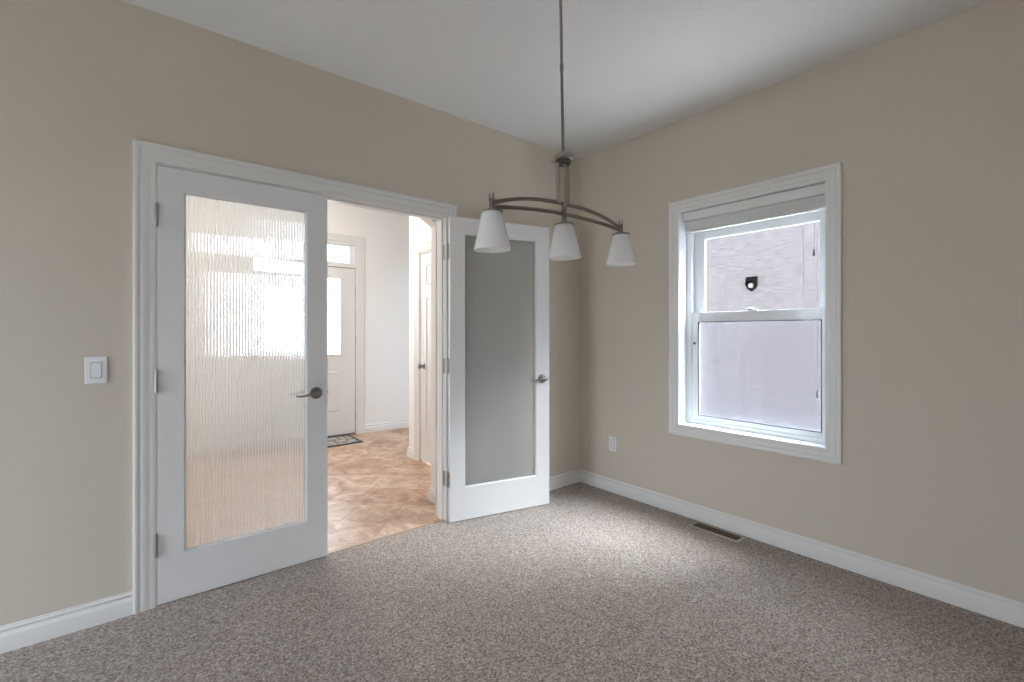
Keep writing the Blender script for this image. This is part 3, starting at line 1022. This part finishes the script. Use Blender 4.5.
dm = tag(empty('doormat', (-1.31, 2.80, zf)), 'grey patterned doormat with dark border on the tile before the front door', 'doormat')
obj('mat_field', boxes((-.41, .41, -.21, .21, .0005, .009)), M['mat'], dm)
bm = frame_sweep((0, 0, 0), (1, 0, 0), (0, 1, 0), (0, 0, 1), (-.41, .41, -.21, .21), [(0, .0005), (0, .010), (.004, .011), (.026, .011), (.030, .008), (.030, .0005)])
obj('mat_border', bm, M['mat_edge'], dm)

cl = tag(empty('fill_light_foyer', (-1.95, 1.75, HF)), 'added unseen fill light shaped as a round flush ceiling lamp in the foyer', 'ceiling light')  # no such lamp known; added out of view to brighten the foyer
bm = bmesh.new()
lathe(bm, [(0, 0), (.17, 0), (.17, -.018), (.165, -.022), (0, -.022)], 36)
obj('base', bm, M['nickel'], cl, smooth=True)
bm = bmesh.new()
lathe(bm, [(.155, -.022), (.150, -.045), (.120, -.075), (.070, -.095), (0, -.102)], 36)
obj('glass_bowl', bm, M['fill_lamp'], cl, smooth=True)

# ------------------------------------------------------------------ unseen windows, added to light the living space and foyer nook
def simple_window(name, axis, c, rect, label, mull, glass='glass'):
    u0, u1, z0, z1 = rect
    root = struct(empty(name, ((c, (u0 + u1) / 2, z0) if axis == 'x' else ((u0 + u1) / 2, c, z0))), label, 'window')
    o = tuple(root.location)
    bm = bmesh.new()
    w = .06
    def b(a0, a1, e0, e1, t):
        if axis == 'x':
            box(bm, c - t - o[0], c + t - o[0], a0 - o[1], a1 - o[1], e0 - o[2], e1 - o[2])
        else:
            box(bm, a0 - o[0], a1 - o[0], c - t - o[1], c + t - o[1], e0 - o[2], e1 - o[2])
    b(u0, u0 + w, z0, z1, .03)
    b(u1 - w, u1, z0, z1, .03)
    b(u0 + w, u1 - w, z0, z0 + w, .03)
    b(u0 + w, u1 - w, z1 - w, z1, .03)
    if mull:
        um = (u0 + u1) / 2
        b(um - .04, um + .04, z0 + w, z1 - w, .03)
    obj('window_frame', bm, M['vinyl'], root)
    bm = bmesh.new()
    b(u0 + w, u1 - w, z0 + w, z1 - w, .002)
    obj('pane', bm, M[glass], root)
    return root


simple_window('window_3_added', 'y', YB - .075, BW, 'added unseen patio door giving fill light from the rear wall', True)  # unseen opening, added for fill light from behind
simple_window('window_4_added', 'x', XL - .075, LW, 'added unseen patio door giving fill light from the far left wall', True)  # made-up opening, throws cool light on the left wall
simple_window('window_5_added', 'x', NX + .075, NW, 'added unseen tall window lighting the foyer nook beyond the closet', False, 'sun_dimming')  # invented opening that feeds daylight into the foyer
portal('portal_window', (0.20, (WY0 + WY1) / 2, (WZ0 + WZ1) / 2), (0, PI / 2, 0), WZ1 - WZ0, WY1 - WY0)
portal('portal_patio', ((BW[0] + BW[1]) / 2, YB - .18, (BW[2] + BW[3]) / 2), (PI / 2, 0, 0), BW[1] - BW[0], BW[3] - BW[2])
portal('portal_living', (XL - .18, (LW[0] + LW[1]) / 2, (LW[2] + LW[3]) / 2), (0, -PI / 2, 0), LW[3] - LW[2], LW[1] - LW[0])
portal('portal_nook', (NX + .18, (NW[0] + NW[1]) / 2, (NW[2] + NW[3]) / 2), (0, PI / 2, 0), NW[3] - NW[2], NW[1] - NW[0])
portal('portal_front_door', ((UX0 + UX1) / 2, FY + .20, 1.2), (-PI / 2, 0, 0), UX1 - UX0, 2.4)

# ------------------------------------------------------------------ outdoors
struct(obj('ground', boxes((-40, 40, -40, 40, -.6, -.46)), M['low_bounce']))  # unseen ground, kept dark to limit light bounced up indoors
struct(obj('ground_side_bounce', boxes((0.2, 3.0, -12, 6, -.459, -.43)), M['ground']))  # snow cover added to bounce light up to the ceiling by the window
nh = tag(empty('neighbouring_house', (3.0, -1.5, -.45)), 'pale lap-sided wall of the house next door seen through the window', 'house')
no = tuple(nh.location)
bm = bmesh.new()
lap, zc = 0.100, -.45
ya_, yb_ = -9.0 - no[1], 4.5 - no[1]
prev = None
while zc < 2.9:
    r = [bm.verts.new((d, y_, zz - no[2])) for y_ in (ya_, yb_) for d, zz in ((-.0015, zc), (0, zc + lap))]
    bm.faces.new((r[0], r[2], r[3], r[1]))
    if prev:
        bm.faces.new((prev[1], prev[3], r[2], r[0]))
    prev = r
    zc += lap
top_z = zc
obj('siding', bm, M['siding'], nh)
obj('house_walls', boxes((.002, 8, ya_, yb_, 0, top_z - no[2])), M['siding'], nh)
bm = bmesh.new()
zr = top_z - no[2]
for f in ([(-.06, ya_ - .3, zr - .02), (-.06, yb_ + .3, zr - .02), (4, yb_ + .3, zr + 1.3), (4, ya_ - .3, zr + 1.3)],
          [(8.06, ya_ - .3, zr - .02), (8.06, yb_ + .3, zr - .02), (4, yb_ + .3, zr + 1.3), (4, ya_ - .3, zr + 1.3)]):
    a = [bm.verts.new(v) for v in f]
    b = [bm.verts.new((v[0], v[1], v[2] + .12)) for v in f]
    bm.faces.new(a)
    bm.faces.new(b[::-1])
    for k in range(4):
        bm.faces.new((a[k], a[(k + 1) % 4], b[(k + 1) % 4], b[k]))
obj('roof', bm, M['roof'], nh)
# louvred exhaust hood: shield shaped flange, dark hood, pale round duct
vy, vz = -0.122 - no[1], 1.872 - no[2]
bm = bmesh.new()
fl = [(-.070, .085), (.070, .085), (.070, -.020), (.055, -.058), (0, -.098), (-.055, -.058), (-.070, -.020)]
a = [bm.verts.new((-.013, vy + y_, vz + z_)) for y_, z_ in fl]
b = [bm.verts.new((-.028, vy + y_ * .95, vz + z_ * .95)) for y_, z_ in fl]
bm.faces.new(b)
for k in range(len(fl)):
    bm.faces.new((a[k], a[(k + 1) % len(fl)], b[(k + 1) % len(fl)], b[k]))
vh = obj('exhaust_vent', bm, M['hood'], nh)
vh['label'] = 'small dark exhaust vent with a pale round opening'
bm = bmesh.new()
n = 12
for k in range(n):
    t0, t1 = PI * k / n, PI * (k + 1) / n
    q = []
    for t in (t0, t1):
        for d, r in ((-.020, .050), (-.075, .056)):
            q.append(bm.verts.new((d, vy + r * math.cos(t), vz - .012 + r * math.sin(t))))
    bm.faces.new((q[0], q[1], q[3], q[2]))
obj('hood', bm, M['hood'], vh)
bm = bmesh.new()
lathe(bm, [(0, .024), (.029, .024), (.031, .030), (.031, .040), (.026, .042), (0, .040)], 24, Matrix.Translation((0, vy, vz - .026)) @ Matrix.Rotation(-PI / 2, 4, 'Y'))
obj('duct_flap', bm, M['duct'], vh, smooth=True)
